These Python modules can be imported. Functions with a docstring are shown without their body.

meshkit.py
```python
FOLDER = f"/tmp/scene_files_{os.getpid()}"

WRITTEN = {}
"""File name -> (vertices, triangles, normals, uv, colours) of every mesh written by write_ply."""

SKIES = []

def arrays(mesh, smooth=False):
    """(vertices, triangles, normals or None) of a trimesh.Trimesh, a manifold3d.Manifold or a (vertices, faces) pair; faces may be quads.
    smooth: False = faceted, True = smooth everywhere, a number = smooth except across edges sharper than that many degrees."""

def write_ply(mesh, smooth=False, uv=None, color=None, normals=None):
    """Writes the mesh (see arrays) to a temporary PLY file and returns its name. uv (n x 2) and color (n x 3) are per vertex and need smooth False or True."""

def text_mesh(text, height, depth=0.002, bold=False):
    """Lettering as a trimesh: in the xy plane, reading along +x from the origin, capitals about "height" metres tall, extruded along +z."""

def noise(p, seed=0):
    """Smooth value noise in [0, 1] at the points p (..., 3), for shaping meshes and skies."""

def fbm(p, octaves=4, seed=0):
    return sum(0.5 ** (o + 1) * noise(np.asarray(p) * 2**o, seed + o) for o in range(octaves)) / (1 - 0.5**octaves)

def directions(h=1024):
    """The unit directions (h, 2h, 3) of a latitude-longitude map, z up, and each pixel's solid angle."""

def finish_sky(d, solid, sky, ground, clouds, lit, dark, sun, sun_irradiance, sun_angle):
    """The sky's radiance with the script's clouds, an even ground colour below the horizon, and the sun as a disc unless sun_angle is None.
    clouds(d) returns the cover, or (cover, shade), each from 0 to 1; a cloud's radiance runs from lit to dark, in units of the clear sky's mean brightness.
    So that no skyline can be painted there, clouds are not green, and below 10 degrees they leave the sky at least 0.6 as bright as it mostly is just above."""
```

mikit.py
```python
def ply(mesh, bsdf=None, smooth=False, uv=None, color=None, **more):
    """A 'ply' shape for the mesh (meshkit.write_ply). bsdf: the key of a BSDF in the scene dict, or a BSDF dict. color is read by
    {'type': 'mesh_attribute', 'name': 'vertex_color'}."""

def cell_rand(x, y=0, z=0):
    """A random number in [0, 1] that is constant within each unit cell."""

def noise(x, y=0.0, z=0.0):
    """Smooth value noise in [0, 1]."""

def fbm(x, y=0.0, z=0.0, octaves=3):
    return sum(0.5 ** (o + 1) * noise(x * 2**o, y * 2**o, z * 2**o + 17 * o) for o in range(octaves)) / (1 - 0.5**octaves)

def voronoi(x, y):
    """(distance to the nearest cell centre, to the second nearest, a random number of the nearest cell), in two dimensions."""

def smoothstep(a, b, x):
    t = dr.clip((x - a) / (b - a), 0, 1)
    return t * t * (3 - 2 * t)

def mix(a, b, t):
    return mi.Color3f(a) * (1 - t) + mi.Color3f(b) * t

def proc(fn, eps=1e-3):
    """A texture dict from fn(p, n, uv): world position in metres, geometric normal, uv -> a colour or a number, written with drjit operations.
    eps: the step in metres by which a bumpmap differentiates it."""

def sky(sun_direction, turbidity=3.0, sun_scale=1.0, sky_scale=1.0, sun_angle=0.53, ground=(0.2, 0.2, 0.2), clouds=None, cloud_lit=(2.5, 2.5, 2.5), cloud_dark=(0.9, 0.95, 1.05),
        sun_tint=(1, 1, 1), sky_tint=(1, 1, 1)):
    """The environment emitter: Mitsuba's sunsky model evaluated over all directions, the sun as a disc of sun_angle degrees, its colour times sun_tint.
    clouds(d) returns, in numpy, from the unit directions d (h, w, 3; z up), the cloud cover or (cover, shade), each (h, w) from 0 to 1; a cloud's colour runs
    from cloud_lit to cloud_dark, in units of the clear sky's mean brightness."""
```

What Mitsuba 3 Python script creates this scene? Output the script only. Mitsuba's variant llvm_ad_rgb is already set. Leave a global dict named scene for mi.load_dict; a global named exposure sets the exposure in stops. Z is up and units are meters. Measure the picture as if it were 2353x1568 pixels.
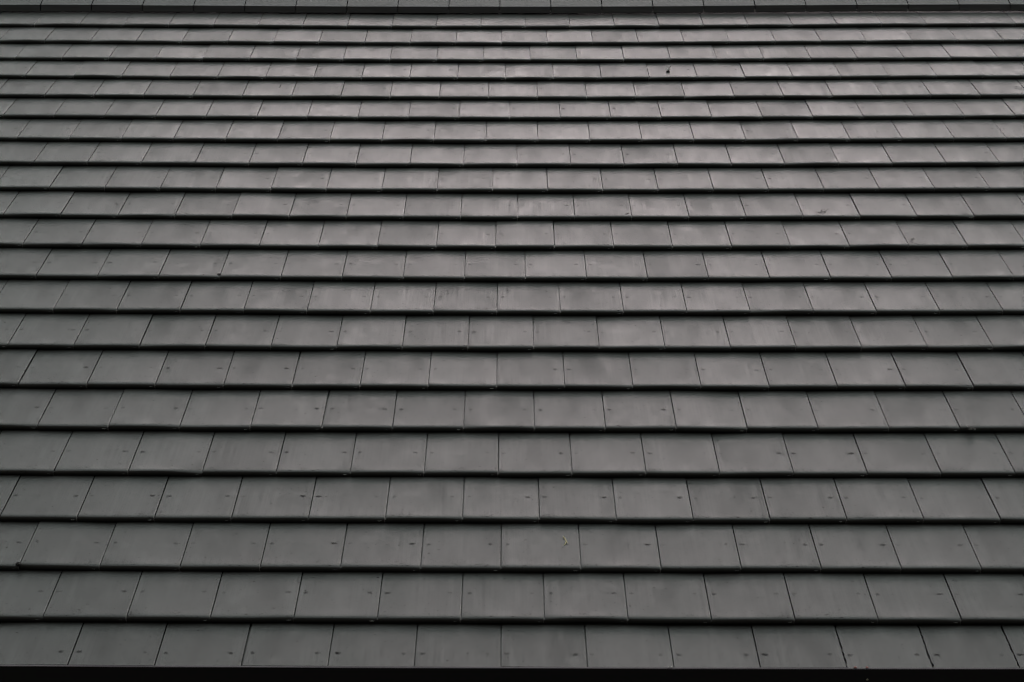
import math
import numpy as np
import trimesh
import drjit as dr
import mitsuba as mi
import mikit
import meshkit
from mikit import noise, fbm, cell_rand, smoothstep, mix

T = mi.ScalarTransform4f
scene, labels = {}, {}

# ---------------------------------------------------------------- the roof's own coordinates: X along the eaves, S up the slope, N out of it
PITCH = math.radians(30.0)
Z0 = 5.6
CP, SP = math.cos(PITCH), math.sin(PITCH)


def world(p):
    p = np.asarray(p, float)
    return np.stack([p[..., 0], p[..., 1] * CP - p[..., 2] * SP, Z0 + p[..., 1] * SP + p[..., 2] * CP], -1)


def wdir(d):
    return [d[0], d[1] * CP - d[2] * SP, d[1] * SP + d[2] * CP]


# ---------------------------------------------------------------- camera, sky, exposure
W, H = 1024, 682
FOCAL = 3500.0 / 2353.0
CAM, TILT, YAW, ROLL = (0.09099, -3.70093, 3.82035), -0.577576, 0.002771, 0.003281
fwd = np.array([math.sin(YAW) * math.cos(TILT), math.cos(YAW) * math.cos(TILT), math.sin(TILT)])
right = np.array([math.cos(YAW), -math.sin(YAW), 0.0])
upv = np.cross(right, fwd)
upv = upv * math.cos(ROLL) - right * math.sin(ROLL)
eye = world(np.array(CAM))
scene['camera'] = {
    'type': 'perspective', 'fov': math.degrees(2 * math.atan(0.5 / FOCAL)), 'fov_axis': 'x', 'near_clip': 0.05, 'far_clip': 2000.0,
    'to_world': T().look_at(origin=eye.tolist(), target=(eye + np.array(wdir(fwd))).tolist(), up=wdir(upv))}

SUN = np.array([0.07, math.cos(math.radians(36)), math.sin(math.radians(36))])
SUN = SUN / np.linalg.norm(SUN)


def cloud_deck(d):
    e = np.clip(d[..., 2], 0, 1)
    toward = np.clip(d @ SUN, -1, 1)
    glow = np.clip((toward + 0.15) / 1.15, 0, 1) ** 1.5
    puff = meshkit.fbm(d * 3.0 / (0.25 + e[..., None]) * np.array([1, 1, 0.3]), 4, 5) - 0.5
    lit = 0.36 + 0.02 * e + 0.44 * glow + 0.25 * puff * (0.3 + glow)
    return np.ones(e.shape), 1 - np.clip(lit, 0, 1)


scene['sky'] = mikit.sky(SUN.tolist(), turbidity=4.0, sun_scale=0.15, sun_angle=38.0, sun_tint=(0.96, 0.97, 1.40), ground=(0.05, 0.052, 0.048), clouds=cloud_deck,
                         cloud_lit=(2.32, 2.50, 2.42), cloud_dark=(0.35, 0.425, 0.40))
exposure = 2.62

# ---------------------------------------------------------------- materials


def tile_cell(uv):
    iu, iv = dr.floor(uv.x * 0.5), dr.floor(uv.y * 0.5)
    return iu, iv, uv.x - 2 * iu - 0.5, uv.y - 2 * iv - 0.4


def tile_marks(uv):
    """Dark handling marks on each tile (two, left and right, half way up), specks and streaks, as a cover from 0 to 1."""
    iu, iv, a, b = tile_cell(uv)
    jag = noise(a * 90 + iu * 7.3, b * 130 + iv * 3.1)
    cover = mi.Float(0)
    for k, ac in ((1, 0.072), (2, 0.862)):
        r1, r2, r3 = cell_rand(iu, iv, k), cell_rand(iu, iv, k + 10), cell_rand(iu, iv, k + 20)
        da = (a - ac - 0.035 * (r1 - 0.5)) / (0.027 + 0.018 * r2)
        db = (b - 0.505 - 0.012 * (r3 - 0.5)) / (0.017 + 0.010 * r1)
        shape = 1 - smoothstep(0.55, 1.15, dr.sqrt(da * da + db * db) + 0.9 * (jag - 0.5))
        cover = dr.maximum(cover, shape * (0.38 + 0.5 * r3 * r2 + 0.25 * r1) * (0.6 + 0.4 * smoothstep(0.35, 0.6, noise(a * 140 + iv * 5.5, b * 200 + iu))))
    # single specks
    for sc, th, z in ((9.0, 0.10, 3), (17.0, 0.055, 4), (31.0, 0.05, 7)):
        x, y = a * sc, b * sc
        cx, cy = dr.floor(x), dr.floor(y)
        rr = cell_rand(cx + iu * 31, cy + iv * 17, z)
        px, py = cx + 0.2 + 0.6 * cell_rand(cx + iu * 13, cy + iv * 7, z + 5), cy + 0.2 + 0.6 * cell_rand(cx + iu * 5, cy + iv * 11, z + 9)
        rad = (0.04 + 0.08 * cell_rand(cx + iu * 3, cy + iv * 5, z + 2)) * (sc / 9.0) ** 0.6
        d = dr.sqrt(dr.square((x - px) * 0.75) + dr.square(y - py)) / rad
        near_nose = 0.35 + 0.65 * (1 - smoothstep(0.05, 0.5, b))
        hit = dr.select(rr < th * near_nose, 1.0, 0.0)
        cover = dr.maximum(cover, hit * (1 - smoothstep(0.5, 1.2, d + 0.7 * (jag - 0.5))) * (0.35 + 0.6 * cell_rand(cx, cy + iv, z + 3)))
    # crumbs of lichen crowded in places just above the front edge
    patch = smoothstep(0.60, 0.72, noise(a * 6 + iu * 9.7, b * 9 + iv * 4.3)) * (1 - smoothstep(0.08, 0.24, b)) * smoothstep(0.02, 0.05, b)
    crumb = smoothstep(0.66, 0.78, noise(a * 75 + iu * 2.1, b * 100 + iv * 8.9))
    return dr.maximum(cover, patch * crumb * 0.55)


def tile_tone(uv):
    """Even tone of the glaze round 1: tile to tile, soft upright smears and faint drawn lines."""
    iu, iv, a, b = tile_cell(uv)
    own = 0.965 + 0.07 * cell_rand(iu, iv, 31)
    smear = fbm(a * 3.2 + iu * 5.7, b * 1.3 + iv * 2.9, 1.5, octaves=3)
    cloud = fbm(a * 6.5 + iu * 3.3, b * 2.6 + iv * 6.1, 4.5, octaves=3)
    band_c = 0.25 + 0.5 * cell_rand(iu, iv, 33)
    band = 1 - smoothstep(0.05, 0.2, dr.abs(a - band_c + 0.12 * (noise(b * 3, iu + 3.5, iv) - 0.5)))
    band = band * smoothstep(0.35, 0.9, cell_rand(iu, iv, 35)) * smoothstep(0.1, 0.6, b)
    lines = (noise(a * 90 + iu * 17, b * 2.0 + iv * 5) - 0.3) * smoothstep(0.40, 0.70, noise(a * 4 + iu, b * 2 + iv))
    pale = smoothstep(0.58, 0.80, noise(a * 7 + iu * 2.9, b * 6 + iv * 7.7, 6.5)) * smoothstep(0.35, 0.6, cell_rand(iu, iv, 61))
    fine = noise(a * 210 + iu, b * 210 + iv) - 0.5
    return own * (0.85 + 0.12 * smear + 0.08 * cloud - 0.07 * band + 0.17 * lines + 0.28 * fine + 0.09 * pale)


def tile_color(p, n, uv):
    iu, iv, a, b = tile_cell(uv)
    tone = tile_tone(uv)
    warm = noise(a * 2 + iu * 1.7, b * 2 + iv * 2.3, 8.5)
    base = mix((0.0150, 0.0185, 0.0165), (0.0185, 0.0165, 0.0165), warm) * tone
    base = mix(base, (0.006, 0.006, 0.006), tile_marks(uv) * 0.85)
    # pale worn clay at the lap notch, low on the front edge
    worn = smoothstep(-0.2, -0.21, b)
    edge = smoothstep(0.9895, 0.9935, a) * (1 - smoothstep(0.0, 0.75, b)) * smoothstep(0.30, 0.55, noise(b * 14 + iv * 3.7, iu * 5.1, 2.5))
    base = mix(base, (0.17, 0.155, 0.15), edge * (0.35 + 0.65 * cell_rand(iu, iv, 51)))
    return mix(base, mi.Color3f(0.26, 0.27, 0.245) * cell_rand(iu, iv, 71) * (0.2 + 1.0 * noise(a * 60 + iu * 3, b * 80, iv)), worn)


def tile_rough(p, n, uv):
    iu, iv, a, b = tile_cell(uv)
    return dr.clip(0.46 + 0.6 * (1.0 - tile_tone(uv)) + 0.25 * tile_marks(uv), 0.3, 0.8)


def tile_dull(p, n, uv):
    iu, iv, a, b = tile_cell(uv)
    return dr.clip(0.95 * tile_marks(uv) + 0.9 * (0.98 - tile_tone(uv)), 0.0, 0.95)


def tile_bump(p, n, uv):
    iu, iv, a, b = tile_cell(uv)
    return 0.0013 * fbm(a * 3.6 + iu * 4, b * 1.6 + iv * 3, 2.5, octaves=2) + 0.00012 * noise(p.x * 330, p.y * 330, p.z * 330)


scene['tile_glaze'] = {'type': 'twosided', 'bsdf': {'type': 'blendbsdf', 'weight': mikit.proc(tile_dull),
    'glazed': {'type': 'bumpmap', 'arbitrary': mikit.proc(tile_bump, eps=2e-3), 'scale': 1.0, 'bsdf': {
        'type': 'principled', 'base_color': mikit.proc(tile_color), 'roughness': mikit.proc(tile_rough), 'specular': 0.85}},
    'matt': {'type': 'diffuse', 'reflectance': mikit.proc(tile_color)}}}


def ridge_color(p, n, uv):
    streak = fbm(p.x * 4, p.y * 90, p.z * 90, octaves=2)
    cell = cell_rand(dr.floor(uv.x), 3, 1)
    return mi.Color3f(0.010, 0.0105, 0.011) * (0.72 + 0.3 * cell) * (0.75 + 0.5 * streak)


def ridge_rough(p, n, uv):
    return 0.42 + 0.2 * (noise(p.x * 9, p.y * 120, p.z * 120) - 0.5)


scene['ridge_glaze'] = {'type': 'twosided', 'bsdf': {'type': 'principled', 'base_color': mikit.proc(ridge_color), 'roughness': mikit.proc(ridge_rough), 'specular': 0.85}}
scene['underlay_felt'] = {'type': 'twosided', 'bsdf': {'type': 'diffuse', 'reflectance': {'type': 'rgb', 'value': (0.012, 0.012, 0.012)}}}


def gutter_color(p, n, uv):
    return mi.Color3f(0.006, 0.0058, 0.006) * (0.8 + 0.4 * fbm(p.x * 4, p.y * 30, p.z * 30))


scene['gutter_paint'] = {'type': 'twosided', 'bsdf': {'type': 'principled', 'base_color': mikit.proc(gutter_color), 'roughness': 0.55, 'specular': 0.3}}
scene['screw_metal'] = {'type': 'twosided', 'bsdf': {'type': 'principled', 'base_color': {'type': 'rgb', 'value': (0.20, 0.185, 0.13)}, 'metallic': 0.6, 'roughness': 0.5}}


def dull(name, fn_or_rgb, rough=0.8):
    col = mikit.proc(fn_or_rgb) if callable(fn_or_rgb) else {'type': 'rgb', 'value': fn_or_rgb}
    scene[name] = {'type': 'twosided', 'bsdf': {'type': 'principled', 'base_color': col, 'roughness': rough, 'specular': 0.3}}


dull('lip_metal', lambda p, n, uv: mi.Color3f(0.085, 0.076, 0.084) * (0.7 + 0.6 * fbm(p.x * 14, p.y * 60, 0.5)), 0.6)
dull('straw', lambda p, n, uv: mix((0.50, 0.45, 0.20), (0.66, 0.58, 0.36), noise(p.x * 200, p.y * 200, p.z * 200)))
dull('leaf_skin', lambda p, n, uv: mix((0.16, 0.145, 0.14), (0.36, 0.33, 0.32), smoothstep(0.2, 0.7, noise(p.x * 110, p.y * 110, p.z * 110))))
dull('dark_debris', lambda p, n, uv: mix((0.008, 0.008, 0.008), (0.12, 0.11, 0.10), smoothstep(0.55, 0.8, noise(p.x * 260, p.y * 260, p.z * 260))))
dull('red_husk', lambda p, n, uv: mix((0.30, 0.09, 0.08), (0.50, 0.26, 0.24), noise(p.x * 300, p.y * 300, p.z * 300)))
dull('wall_render', lambda p, n, uv: mix((0.38, 0.37, 0.35), (0.45, 0.44, 0.42), fbm(p.x * 3, p.y * 3, p.z * 3)))
dull('unseen_house_brick', lambda p, n, uv: mix((0.055, 0.045, 0.042), (0.08, 0.065, 0.058), fbm(p.x * 2, p.y * 2, p.z * 2)))
scene['window_glass'] = {'type': 'twosided', 'bsdf': {'type': 'principled', 'base_color': {'type': 'rgb', 'value': (0.01, 0.011, 0.012)}, 'roughness': 0.05, 'specular': 0.5}}
dull('ground_asphalt', lambda p, n, uv: mix((0.040, 0.040, 0.040), (0.06, 0.06, 0.058), fbm(p.x * 0.7, p.y * 0.7, 0.5)))

# ---------------------------------------------------------------- measured layout: each course's front edge (S), shift along the eaves (tile widths), and the roof's sag
TW = 0.30
SHIFT = [-0.3297, 1.14, -0.2443, 0.2307, -0.114, 0.3189, -0.1353, 0.4577, 0.0076, 0.4631, 0.0822, 0.5787, 0.1215, 0.688, 0.1306, 0.673, 0.1669, 0.7101, 0.2145, 0.7412, 0.2222]
FRONT = [6.0416, 5.7513, 5.4642, 5.1741, 4.8839, 4.5879, 4.2803, 3.9702, 3.6626, 3.3539, 3.0402, 2.7274, 2.417, 2.1076, 1.7964, 1.4873, 1.1802, 0.8893, 0.6041, 0.3312, 0.020]
Q = [-0.00791, 0.0158, 0.00779, 0.01724, 0.00292, -0.01236]
THICK = 0.0245
LEN = 0.375
SLOPE = THICK / 0.300


def sag(X, S):
    x, t = np.clip(X, -3.6, 3.6) / 3.0, S / 6.0
    return (Q[0] + Q[1] * t) * x + (Q[2] + Q[3] * t) * x * x + (Q[4] + Q[5] * t) * x ** 4


def project(P):
    d = np.asarray(P) - np.array(CAM)
    z = d @ fwd
    rr = right * math.cos(ROLL) + np.cross(right, fwd) * math.sin(ROLL)
    return np.stack([W / 2 + FOCAL * W * (d @ rr) / z, H / 2 - FOCAL * W * (d @ upv) / z], -1)


# front profile (b up the slope, c below the tile's top plane), metres
PROFILE = [(LEN, 0.0), (0.24, 0.0), (0.12, 0.0), (0.056, 0.0), (0.030, 0.0009), (0.0165, 0.0011), (0.0090, -0.0003), (0.0045, -0.0034), (0.0018, -0.0085), (0.0014, -0.0150), (0.0034, -0.0205), (0.0075, THICK * -0.97)]


def tile_mesh(r, n, X0, S0, rng, ragged=0.0, wide=0.0):
    """(vertices in roof coordinates, triangles, uv) of one flat tile with a bullnose front, chamfered sides and a lap notch."""
    gap = 0.0035 + 0.0008 * rng.random() + wide
    if rng.random() < 0.05:
        gap += 0.0012
    wdt = TW - gap
    yaw, dS, lift, tilt = rng.normal(0, 0.0011), rng.normal(0, 0.0008), rng.normal(0, 0.0007), rng.normal(0, 0.0009)
    crown = 0.0008 + 0.0028 * abs(rng.normal(0, 0.7))
    lean = rng.uniform(-0.15, 0.15)
    dip = rng.uniform(0, 1.3)
    prof = list(PROFILE)
    if r == 21:
        prof = [(LEN, 0.0), (0.24, 0.0), (0.16, 0.0), (0.0845, 0.0), (0.083, 0.0), (0.0829, -THICK * 0.9)]
    if ragged:
        prof = [(LEN, 0.0)] + [(b, 0.0) for b in np.linspace(0.31, 0.09, 20)] + prof[-3:]
    if ragged > 1:
        prof = [(LEN, 0.0)] + [(b, 0.0) for b in np.linspace(0.27, 0.03, 15)] + prof[5:]
    ch = 0.0013
    cols = [0.0, ch / wdt, 0.2, 0.4, 0.6, 0.8, 1 - ch / wdt, 1.0]
    V, UV, F = [], [], []

    def at(a, b, c):
        return [X0 + gap / 2 + wide / 2 + a * wdt, S0 + dS + b, c - b * SLOPE + lift + tilt * (2 * a - 1)]

    na = len(cols)
    for b, c in prof:
        front = max(0.0, 1 - b / 0.05)
        for j, a in enumerate(cols):
            bow = 1 - (2 * (a - lean) - 1) ** 2
            cc = c + crown * front * (bow - 0.4) * (1 if b > 0.003 else 0.4)
            bb = b + 0.0020 * front * (bow - 0.5) * dip * -1
            aa = a
            if j in (0, na - 1):
                cc -= ch * 0.9
                if ragged:
                    aa = a + (1 if j == 0 else -1) * ragged * max(0, meshkit.noise([b * 90, r, n * 3.1 + j], 7) - 0.42) / wdt
            elif ragged and j in (1, na - 2):
                aa = a + (1 if j == 1 else -1) * ragged * 1.3 * max(0, meshkit.noise([b * 90, r, n * 3.1 + (0 if j == 1 else na - 1)], 7) - 0.42) / wdt
            V.append(at(aa, bb, cc))
            UV.append([2 * n + 0.5 + a, 2 * r + 0.4 + max(bb, -0.02) / TW])
    nb = len(prof)
    for i in range(nb - 1):
        for j in range(na - 1):
            k = i * na + j
            F += [[k, k + na, k + na + 1], [k, k + na + 1, k + 1]]
    # sides
    for j, flip in ((0, 1), (na - 1, 0)):
        base = len(V)
        keep = [i for i in range(nb)]
        for i in keep:
            V.append(list(V[i * na + j]))
            UV.append(UV[i * na + j])
            q = list(V[i * na + j])
            q[2] = at(cols[j], prof[i][0], -THICK)[2]
            V.append(q)
            UV.append(UV[i * na + j])
        for i in range(nb - 1):
            k = base + 2 * i
            F += [[k, k + 2, k + 3], [k, k + 3, k + 1]] if flip else [[k, k + 3, k + 2], [k, k + 1, k + 3]]
    # lap notch: a small broken ledge low on the front edge near its right end
    m = rng.uniform(0.895, 0.915) if r < 21 else 0.9
    base = len(V)
    w1 = rng.uniform(0.055, 0.08)
    for t, out, up in ((0, 0.0, -0.010), (0, 0.0, -0.0125), (0.25, 0.003, -0.0105 + rng.normal(0, .0008)), (0.25, 0.003, -0.0130), (0.6, 0.0034, -0.0112 + rng.normal(0, .0008)), (0.6, 0.0034, -0.0134), (1, 0.0, -0.0105), (1, 0.0, -0.013)):
        V.append(at(m + t * w1, 0.004 - out, up))
        UV.append([2 * n + 0.5 + m + t * w1, 2 * r + 0.4 - 0.28 - up * 3])
    inner = len(V)
    for t in (0, 0.25, 0.6, 1):
        V.append(at(m + t * w1, 0.009, -0.0095))
        UV.append([2 * n + 0.5 + m + t * w1, 2 * r + 0.4 - 0.26])
    for i in range(3 if r < 21 else 0):
        k = base + 2 * i
        F += [[k, k + 1, k + 3], [k, k + 3, k + 2], [inner + i, k, k + 2], [inner + i, k + 2, inner + i + 1]]
    # interlock: the tongue under the left neighbour, closing the joint from below
    base = len(V)
    fb = 0.009 if r < 21 else 0.086
    for x in (-0.014, gap / 2 + wide / 2 + 0.003):
        for b, c in ((LEN, -0.0105), (fb, -0.0105), (fb, -THICK * 0.95)):
            p = at(0, b, c)
            V.append([X0 + x, p[1], p[2]])
            UV.append([2 * n + 0.505, 2 * r + 0.4 + 0.3])
    F += [[base, base + 1, base + 4], [base, base + 4, base + 3], [base + 1, base + 2, base + 5], [base + 1, base + 5, base + 4]]
    V = np.array(V)
    # turn about the tile's middle
    cx, cy = X0 + TW / 2, S0 + 0.2
    dx, dy = V[:, 0] - cx, V[:, 1] - cy
    V[:, 0], V[:, 1] = cx + dx - yaw * dy, cy + dy + yaw * dx
    V[:, 2] += sag(V[:, 0], V[:, 1])
    return V, np.array(F), np.array(UV)


def put(key, V, F, bsdf, smooth=True, uv=None, **lab):
    mesh = trimesh.Trimesh(world(V), F, process=False)
    scene[key] = mikit.ply(mesh, bsdf, smooth=smooth, uv=uv)
    if lab:
        labels[key] = lab


def numbered(name, i):
    return name if i == 0 else f'{name}_{i:03d}'


# ---------------------------------------------------------------- the roof: tiles
tiles = []
for r in range(1, 22):
    S0 = FRONT[r - 1]
    for n in range(-16, 17):
        X0 = (n + SHIFT[r - 1]) * TW
        rng = np.random.default_rng(1000 * r + n + 500)
        ragged = 0.0
        if r == 21:
            mid = project([[X0, S0 + 0.1, 0]])[0][0]
            if 820 < mid < 940:
                ragged = 0.014
        wide = 0.0
        for wr, wx in ((15, 295.0), (16, 324.7), (21, 244.0), (3, 622.0)):
            if wr == r and abs(project([[X0, S0 + (0.17 if r == 21 else 0.12), 0]])[0][0] - wx) < 14:
                wide = 0.0030
        if X0 > 4.3 or X0 + TW < -4.3:
            continue
        V, F, UV = tile_mesh(r, n + 40, X0 + 0.0, S0, rng, ragged, wide)
        quad = project([[X0, S0, 0], [X0 + TW, S0, 0], [X0 + TW, S0 + 0.3, 0], [X0, S0 + 0.3, 0]])
        q = np.clip(quad, [0, 0], [W, H])
        area = 0.5 * abs(sum(q[i][0] * q[(i + 1) % 4][1] - q[(i + 1) % 4][0] * q[i][1] for i in range(4)))
        tiles.append((area, r, n, V, F, UV))
order = sorted(tiles, key=lambda t: -t[0])
big = sorted(order[:300], key=lambda t: (-t[1], t[2]))
for i, (area, r, n, V, F, UV) in enumerate(big):
    put(numbered('tiled_roof__tile', i), V, F, 'tile_glaze', uv=UV)
vs, fs, us, at0 = [], [], [], 0
for area, r, n, V, F, UV in order[300:]:
    vs.append(V); fs.append(F + at0); us.append(UV); at0 += len(V)
put('tiled_roof__small_tile', np.vstack(vs), np.vstack(fs), 'tile_glaze', uv=np.vstack(us),
    label='remaining flat dark grey tiles of the courses nearest the ridge and along the roof edges', kind='stuff')
labels['tiled_roof'] = {'kind': 'thing', 'label': 'dark grey roof slope of flat rectangular tiles in staggered courses, below a ridge capping', 'category': 'roof'}


def box(x0, x1, s0, s1, n0, n1):
    V = np.array([[x, s, n] for x in (x0, x1) for s in (s0, s1) for n in (n0, n1)], float)
    F = np.array([[0, 1, 3], [0, 3, 2], [4, 6, 7], [4, 7, 5], [0, 4, 5], [0, 5, 1], [2, 3, 7], [2, 7, 6], [0, 2, 6], [0, 6, 4], [1, 5, 7], [1, 7, 3]])
    return V, F


def strip(profile, x0, x1, close=True, uvx=0.0):
    """A prism along X from a profile of (S, N) points; sags with the roof."""
    p = np.array(profile, float)
    k = len(p)
    V = np.array([[x, s, n] for x in (x0, x1) for s, n in p])
    V[:, 2] += sag(V[:, 0], V[:, 1])
    F = []
    for i in range(k if close else k - 1):
        j = (i + 1) % k
        F += [[i, i + k, j + k], [i, j + k, j]]
    if close:
        for e in (0, k):
            for i in range(1, k - 1):
                F.append([e, e + i, e + i + 1] if e == 0 else [e, e + i + 1, e + i])
    return V, np.array(F)


# felt under the tiles, and the far slope
xs = np.linspace(-4.4, 4.4, 30)
ss = np.linspace(0.09, 6.62, 25)
G = np.array([[x, s, sag(x, s) - 2.3 * THICK - 0.012] for s in ss for x in xs])
GF = np.array([[a, b, c] for i in range(24) for j in range(29) for a, b, c in ((i * 30 + j, i * 30 + j + 1, (i + 1) * 30 + j + 1), (i * 30 + j, (i + 1) * 30 + j + 1, (i + 1) * 30 + j))])
put('tiled_roof__underlay', G, GF, 'underlay_felt', smooth=False)
apex = world(np.array([0, 6.68, 0.062]))
back = np.array([[-4.4, apex[1], apex[2]], [4.4, apex[1], apex[2]], [4.4, apex[1] + 5.7, Z0 - 0.1], [-4.4, apex[1] + 5.7, Z0 - 0.1]])
scene['tiled_roof__back_slope'] = mikit.ply((back, np.array([[0, 1, 2], [0, 2, 3]])), 'underlay_felt')

# ridge capping: one angled piece after the other, a tall front face and a wing a little steeper than the roof
RP, RX = 0.3508, 0.0280
WING = math.radians(9.0)
rs, rn = 6.330, 0.0264
for i, k in enumerate(range(-12, 13)):
    rng = np.random.default_rng(77 + k)
    x0 = RX + k * RP + 0.0030 + rng.normal(0, 0.0005)
    x1 = RX + (k + 1) * RP - 0.0030
    dn, ds = rng.normal(0, 0.0006), rng.normal(0, 0.0008)
    a = (rs + ds, rn + dn)
    L = 0.36
    prof = [(a[0] - 0.0195, -0.0140), (a[0] - 0.0210, -0.0110), (a[0] - 0.0014, a[1] - 0.0030), (a[0] + 0.0004, a[1] - 0.0006), (a[0] + 0.0040, a[1] + 0.0005),
            (a[0] + L * math.cos(WING), a[1] + L * math.sin(WING)), (a[0] + L * math.cos(WING), a[1] + L * math.sin(WING) - 0.018),
            (a[0] + 0.018, a[1] - 0.018), (a[0] - 0.004, -0.0140)]
    V, F = strip(prof, x0, x1)
    put(numbered('tiled_roof__ridge_tile', i), V, F, 'ridge_glaze', smooth=False, uv=np.stack([np.full(len(V), k + 20.5), V[:, 1]], 1))

# gutter: a box section along the eaves; its rolled lip just covers the tile ends
lip_s, lip_n = 0.0925, -0.0025
LIP = [(lip_s + 0.0070, lip_n - 0.0030), (lip_s + 0.0070, lip_n), (lip_s + 0.0015, lip_n + 0.0006), (lip_s - 0.0004, lip_n - 0.0010), (lip_s + 0.0016, lip_n - 0.0030)]
cut = [(lip_s, lip_n - 0.0031)]
# front face hangs plumb: in (S, N) a plumb line goes down along (-sin, -cos)
drop = 0.16
cut += [(lip_s - drop * SP + 0.0, lip_n - 0.0008 - drop * CP), (lip_s - drop * SP + 0.1 * CP, lip_n - 0.0008 - drop * CP - 0.1 * SP),
        (lip_s - 0.12 * SP + 0.1 * CP, lip_n - 0.12 * CP - 0.1 * SP), (lip_s - (drop - .004) * SP + 0.006 * CP, lip_n - (drop - .004) * CP - 0.006 * SP)]
x_seg = np.linspace(-4.35, 4.35, 40)


def run(profile):
    vs, fs = [], []
    for xa, xb in zip(x_seg[:-1], x_seg[1:]):
        V, F = strip(profile + profile[:1], xa, xb, close=False)
        fs.append(F + sum(len(v) for v in vs)); vs.append(V)
    return np.vstack(vs), np.vstack(fs)


V, F = run(cut)
put('tiled_roof__gutter', V, F, 'gutter_paint', smooth=False, label='black box gutter along the eaves')
V, F = run(LIP)
put('tiled_roof__gutter__lip', V, F, 'lip_metal', smooth=False, label='thin pale grey lip of the gutter')
# one screw head on its face
ray = lambda px, py: fwd + (right * math.cos(ROLL) + np.cross(right, fwd) * math.sin(ROLL)) * (px - W / 2) / (FOCAL * W) - upv * (py - H / 2) / (FOCAL * W)
plumb_n = np.array([0, -CP, SP])


def hit_plane(px, py, p0, nrm):
    d = ray(px, py)
    return np.array(CAM) + d * ((np.array(p0) - np.array(CAM)) @ nrm) / (d @ nrm)


sx = 1.3345
sc = np.array([sx, lip_s - 0.0375 * SP, lip_n + sag(sx, lip_s) - 0.0375 * CP])
ang = np.linspace(0, 2 * math.pi, 13)[:-1]
t1, t2 = np.array([1.0, 0, 0]), np.array([0, SP, CP])
V, F = [], []
for q, (rad, out) in enumerate(((0.0042, 0.0), (0.0042, 0.0010), (0.0030, 0.0020), (0.0014, 0.0022), (0.0012, 0.0012))):
    for A in ang:
        V.append(sc + rad * (t1 * math.cos(A) + t2 * math.sin(A)) + plumb_n * out)
V.append(sc + plumb_n * 0.0012)
for q in range(4):
    for i in range(12):
        j = (i + 1) % 12
        F += [[q * 12 + i, q * 12 + j, q * 12 + 12 + j], [q * 12 + i, q * 12 + 12 + j, q * 12 + 12 + i]]
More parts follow.
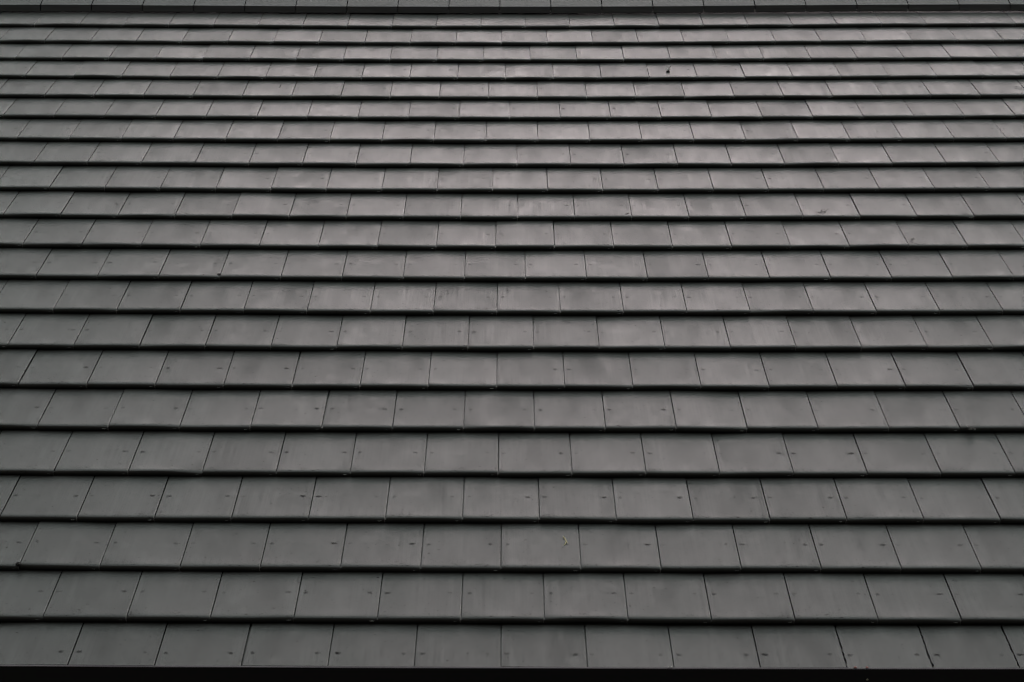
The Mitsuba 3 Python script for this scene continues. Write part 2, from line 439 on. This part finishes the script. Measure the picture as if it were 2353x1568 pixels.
F += [[48 + i, 48 + (i + 1) % 12, 60] for i in range(12)]
put('tiled_roof__gutter__screw', np.array(V), np.array(F), 'screw_metal', smooth=False)


# ---------------------------------------------------------------- small things lying on the roof


def surface(x, s, r):
    """Height N of the top of course r at (x, s)."""
    return sag(x, s) - (s - FRONT[r - 1]) * SLOPE


def tube(pts, radii, k=6):
    pts = np.array(pts, float)
    V, F = [], []
    for i, p in enumerate(pts):
        d = pts[min(i + 1, len(pts) - 1)] - pts[max(i - 1, 0)]
        d /= np.linalg.norm(d)
        u = np.cross(d, [0, 0, 1.0]); u /= np.linalg.norm(u)
        v = np.cross(u, d)
        for A in np.arange(k) * 2 * math.pi / k:
            V.append(p + radii[i] * (u * math.cos(A) + v * math.sin(A)))
    for i in range(len(pts) - 1):
        for j in range(k):
            a, b = i * k + j, i * k + (j + 1) % k
            F += [[a, b, b + k], [a, b + k, a + k]]
    F += [[0, j + 1, j] for j in range(1, k - 1)]
    o = (len(pts) - 1) * k
    F += [[o, o + j, o + j + 1] for j in range(1, k - 1)]
    return np.array(V), np.array(F)


def merge(parts):
    vs, fs, o = [], [], 0
    for V, F in parts:
        vs.append(V); fs.append(np.asarray(F) + o); o += len(V)
    return np.vstack(vs), np.vstack(fs)


# dry forked stalk, second course above the gutter's cut one
def on_roof(px, py, r, h=0.0):
    P = np.array(CAM)
    N = 0.0
    for _ in range(8):
        P = hit_plane(px, py, [0, 0, N], np.array([0, 0, 1.0]))
        N = surface(P[0], P[1], r) + h
    return P


def src(x, y):
    return x / 4.0, y / 4.0


main = [(2252, 2146.5), (2257, 2151), (2261, 2157), (2264.5, 2164), (2270, 2172)]
side = [(2264.3, 2164.5), (2263, 2171), (2259.5, 2178), (2254.5, 2180.5)]
A = tube([on_roof(*src(x, y), 19, 0.0022 + 0.0018 * abs(i - 2)) for i, (x, y) in enumerate(main)], [0.0018, 0.0021, 0.0020, 0.0017, 0.0010])
B = tube([on_roof(*src(x, y), 19, 0.0022) for x, y in side], [0.0014, 0.0017, 0.0018, 0.0010])
V, F = merge([A, B])
put('dry_stalk', V, F, 'straw', smooth=False, label='pale yellow forked dry stalk lying on a tile low in the middle of the roof', category='twig')

# curled dead leaf, high on the roof right of the middle
c0 = on_roof(*src(2671, 286), 4, 0.0)
labels['dead_leaf'] = {'label': 'small dark curled dead leaf with pale tips on an upper tile, right of the middle', 'category': 'leaf'}
for wing, (ax, ay, h1, h2) in enumerate(((0.026, 0.040, 0.007, 0.020), (0.030, 0.004, 0.006, 0.012))):
    d = np.array([ax, ay, 0.0])
    side_v = np.array([-ay, ax, 0]) / np.linalg.norm(d)
    V, F = [], []
    for i, t in enumerate(np.linspace(0, 1, 6)):
        half = 0.0060 * math.sin(math.pi * min(1, 0.3 + t * 0.62)) + 0.0008
        for sgn, up in ((-1, 0.0), (0, 0.0022), (1, 0.0)):
            V.append(c0 + d * (t - 0.30) + side_v * half * sgn + np.array([0, 0, 0.003 + h1 * (1 - t) + h2 * t + up]))
    for i in range(5):
        for j in range(2):
            a = i * 3 + j
            F += [[a, a + 1, a + 4], [a, a + 4, a + 3]]
    top = np.array(V)
    off = len(top)
    V = np.vstack([top, top - [0, 0, 0.0012]])
    F = F + [[a + off, c + off, b + off] for a, b, c in F]
    put(numbered('dead_leaf__blade', wing), V, np.array(F), 'leaf_skin', smooth=False)
lump = trimesh.creation.icosphere(2, 1.0)
lv = np.array(lump.vertices)
lv = lv * (0.75 + 0.45 * meshkit.noise(lv * 2.1, 3))[:, None] * [0.0125, 0.0065, 0.0060] + c0 + [0.001, -0.007, 0.005]
put('dead_leaf__base', lv, np.array(lump.faces), 'dark_debris', smooth=False)


def crumb(key, centre, size, mat, seed, label, category, turn=0.0, **more):
    m = trimesh.creation.icosphere(2, 1.0)
    v = np.array(m.vertices)
    v = v * (0.65 + 0.7 * meshkit.noise(v * 2.3 + seed, seed))[:, None] * np.array(size)
    ca, sa = math.cos(turn), math.sin(turn)
    v = np.stack([v[:, 0] * ca - v[:, 1] * sa, v[:, 0] * sa + v[:, 1] * ca, v[:, 2]], 1)
    put(key, v + centre, np.array(m.faces), mat, smooth=False, **({'label': label, 'category': category} if label else {}), **more)


labels['dark_flake'] = {'label': 'black flake with a pale edge on a tile front edge near the right side', 'category': 'debris'}  # dark flake with a pale sliver at the tile's front edge
V, F = tube([on_roof(*src(x, y), 16, h) for x, y, h in ((3865, 1704, 0.003), (3877, 1709, 0.007), (3890, 1712, 0.006), (3903, 1714, 0.003))], [0.0010, 0.0018, 0.0018, 0.0010])
put('dark_flake__edge', V, F, 'leaf_skin', smooth=False)
p = on_roof(*src(3886, 1716), 16, 0.001)
crumb('dark_flake__body', p, (0.017, 0.007, 0.0045), 'dark_debris', 4, None, None, turn=-0.25)
for i, (x, lab) in enumerate(((3422, 'left one of two red berry husks lying on the gutter lip'), (3469.5, 'right one of two red berry husks lying on the gutter lip'))):
    X = 1.2936 if i == 0 else 1.3343
    crumb(numbered('berry_husk', i), np.array([X, lip_s + 0.006, lip_n + sag(X, lip_s) + 0.0028]), (0.0050 - 0.0007 * i, 0.0030, 0.0030), 'red_husk', 9 + i, lab, 'berry husk', group='red husks on the gutter lip')

crumb('moss_crumb', on_roof(*src(72, 2256), 19, 0.003), (0.0105, 0.0085, 0.007), 'dark_debris', 21, 'black moss crumb on a joint at the far left, two courses above the gutter', 'debris')
crumb('moss_crumb_001', on_roof(*src(877, 1097), 12, 0.002), (0.009, 0.0065, 0.0045), 'dark_debris', 23, 'black moss crumb at a joint left of the middle of the roof', 'debris')
crumb('moss_crumb_002', on_roof(*src(2507, 856), 10, 0.001), (0.013, 0.007, 0.003), 'dark_debris', 25, 'black moss crumb on a tile corner in the middle of the roof', 'debris', turn=0.5)
V, F = tube([on_roof(*src(x, y), 5, 0.002) for x, y in ((1118, 351), (1121, 343), (1125, 333))], [0.0012, 0.0020, 0.0014])
put('short_twig', V, F, 'dark_debris', smooth=False, label='short dark twig lying upright on an upper tile, left of the middle', category='twig')


def flakes(key, cx, cy, r, count, sx_, sy_, seed, label):
    rng = np.random.default_rng(seed)
    out = []
    for _ in range(count):
        P = on_roof(*src(cx + rng.normal(0, sx_), cy + rng.normal(0, sy_)), r, 0.0006)
        m = trimesh.creation.icosphere(1, 1.0)
        v = np.array(m.vertices)
        v = v * (0.6 + 0.8 * meshkit.noise(v * 2 + rng.random() * 40))[:, None] * [rng.uniform(.0015, .0045), rng.uniform(.0015, .004), 0.0009]
        out.append((v + P, np.array(m.faces)))
    V, F = merge(out)
    put(key, V, F, 'dark_debris', smooth=False, label=label, category='lichen', kind='stuff')


flakes('lichen', 3290, 850, 10, 34, 11, 5, 3, 'cluster of black lichen flakes above a front edge in the upper right')
flakes('lichen_001', 3651, 968, 11, 22, 5, 10, 5, 'upright streak of black lichen flakes beside a joint at the right')
flakes('lichen_002', 3205, 2456, 20, 16, 12, 6, 8, 'loose black lichen flakes on a tile corner at the lower right, on the second course from the gutter')

for i, (x, lab) in enumerate(((2673, 'left one of two pale grit crumbs on the gutter lip, right of the middle'), (2686, 'right one of two pale grit crumbs on the gutter lip, right of the middle'))):
    X = hit_plane(x / 4.0, 667.0, [0, 0, 0], np.array([0, 0, 1.0]))[0]
    crumb(numbered('grit_crumb', i), np.array([X, lip_s + 0.005, lip_n + sag(X, lip_s) + 0.0022]), (0.0030, 0.0026, 0.0026), 'wall_render', 31 + i, lab, 'grit', group='pale grit on the gutter lip')

# ---------------------------------------------------------------- what carries the roof, and the ground
WL = np.array([[-4.2, 0.35, 0], [4.2, 0.35, 0], [4.2, apex[1] * 2 - 0.35, 0], [-4.2, apex[1] * 2 - 0.35, 0]])
V = np.vstack([WL, WL + [0, 0, Z0 - 0.02]])
F = [[0, 1, 5], [0, 5, 4], [1, 2, 6], [1, 6, 5], [2, 3, 7], [2, 7, 6], [3, 0, 4], [3, 4, 7]]
gable = np.array([[x, y, z] for x in (-4.2, 4.2) for y, z in ((0.35, Z0 - 0.02), (apex[1] * 2 - 0.35, Z0 - 0.02), (apex[1], apex[2] - 0.25))])
V = np.vstack([V, gable])
F += [[8, 9, 10], [11, 13, 12]]
scene['wall'] = mikit.ply((V, np.array(F)), 'wall_render')
labels['wall'] = {'kind': 'structure', 'label': 'rendered house wall below the eaves'}
# unseen brick house behind the camera, placed to darken the tile fronts
HY, HX, HT = -6.3, 15.0, 16.8
cols = np.arange(-12.0, 12.1, 3.0)
rows = [(1.0, 2.5), (3.9, 5.4), (6.6, 8.3), (9.5, 11.0), (12.2, 13.7)]
parts = []
xs_ = [-HX] + [v for c_ in cols for v in (c_ - 0.55, c_ + 0.55)] + [HX]
zs_ = [0.0] + [v for r_ in rows for v in r_] + [HT]
V, F = [], []
for i in range(len(xs_) - 1):
    for j in range(len(zs_) - 1):
        hole = i % 2 == 1 and j % 2 == 1
        y = HY - (0.18 if hole else 0.0)
        b = len(V)
        if hole:
            for u, v in ((0, 0), (1, 0), (1, 1), (0, 1)):
                V += [[xs_[i + u], HY, zs_[j + v]], [xs_[i + u], y, zs_[j + v]]]
            for q in range(4):
                a_, c_ = b + 2 * q, b + 2 * ((q + 1) % 4)
                F += [[a_, a_ + 1, c_ + 1], [a_, c_ + 1, c_]]
        else:
            V += [[xs_[i], y, zs_[j]], [xs_[i + 1], y, zs_[j]], [xs_[i + 1], y, zs_[j + 1]], [xs_[i], y, zs_[j + 1]]]
            F += [[b, b + 2, b + 1], [b, b + 3, b + 2]]
b = len(V)
V += [[-HX, HY, 0], [HX, HY, 0], [HX, HY - 9, 0], [-HX, HY - 9, 0], [-HX, HY, HT], [HX, HY, HT], [HX, HY - 9, HT], [-HX, HY - 9, HT]]
F += [[b + 1, b + 2, b + 6], [b + 1, b + 6, b + 5], [b + 2, b + 3, b + 7], [b + 2, b + 7, b + 6], [b + 3, b, b + 4], [b + 3, b + 4, b + 7], [b + 4, b + 5, b + 6], [b + 4, b + 6, b + 7]]
scene['unseen_brick_house__wall'] = mikit.ply((np.array(V), np.array(F)), 'unseen_house_brick')
for i, (cx_, (z0_, z1_)) in enumerate((c_, r_) for r_ in rows for c_ in cols):
    fr = [trimesh.creation.box(bounds=[[cx_ - 0.55, HY - 0.15, z0_], [cx_ + 0.55, HY - 0.10, z0_ + 0.07]]), trimesh.creation.box(bounds=[[cx_ - 0.55, HY - 0.15, z1_ - 0.07], [cx_ + 0.55, HY - 0.10, z1_]]),
          trimesh.creation.box(bounds=[[cx_ - 0.55, HY - 0.15, z0_ + 0.07], [cx_ - 0.48, HY - 0.10, z1_ - 0.07]]), trimesh.creation.box(bounds=[[cx_ + 0.48, HY - 0.15, z0_ + 0.07], [cx_ + 0.55, HY - 0.10, z1_ - 0.07]])]
    w_ = numbered('unseen_brick_house__window', i)
    scene[w_ + '__frame'] = mikit.ply(trimesh.util.concatenate(fr), 'wall_render')
    scene[w_ + '__pane'] = mikit.ply((np.array([[cx_ - 0.48, HY - 0.13, z0_ + 0.07], [cx_ + 0.48, HY - 0.13, z0_ + 0.07], [cx_ + 0.48, HY - 0.13, z1_ - 0.07], [cx_ - 0.48, HY - 0.13, z1_ - 0.07]]), np.array([[0, 2, 1], [0, 3, 2]])), 'window_glass')
labels['unseen_brick_house'] = {'label': 'unseen dark brick house behind the camera, darkening the tile fronts', 'category': 'house'}
g = 1500.0
gx = np.array([[-g, -g, 0], [g, -g, 0], [g, g, 0], [-g, g, 0.0]])
scene['ground'] = mikit.ply((gx, np.array([[0, 1, 2], [0, 2, 3]])), 'ground_asphalt')
labels['ground'] = {'kind': 'structure', 'label': 'dark asphalt ground round the house'}
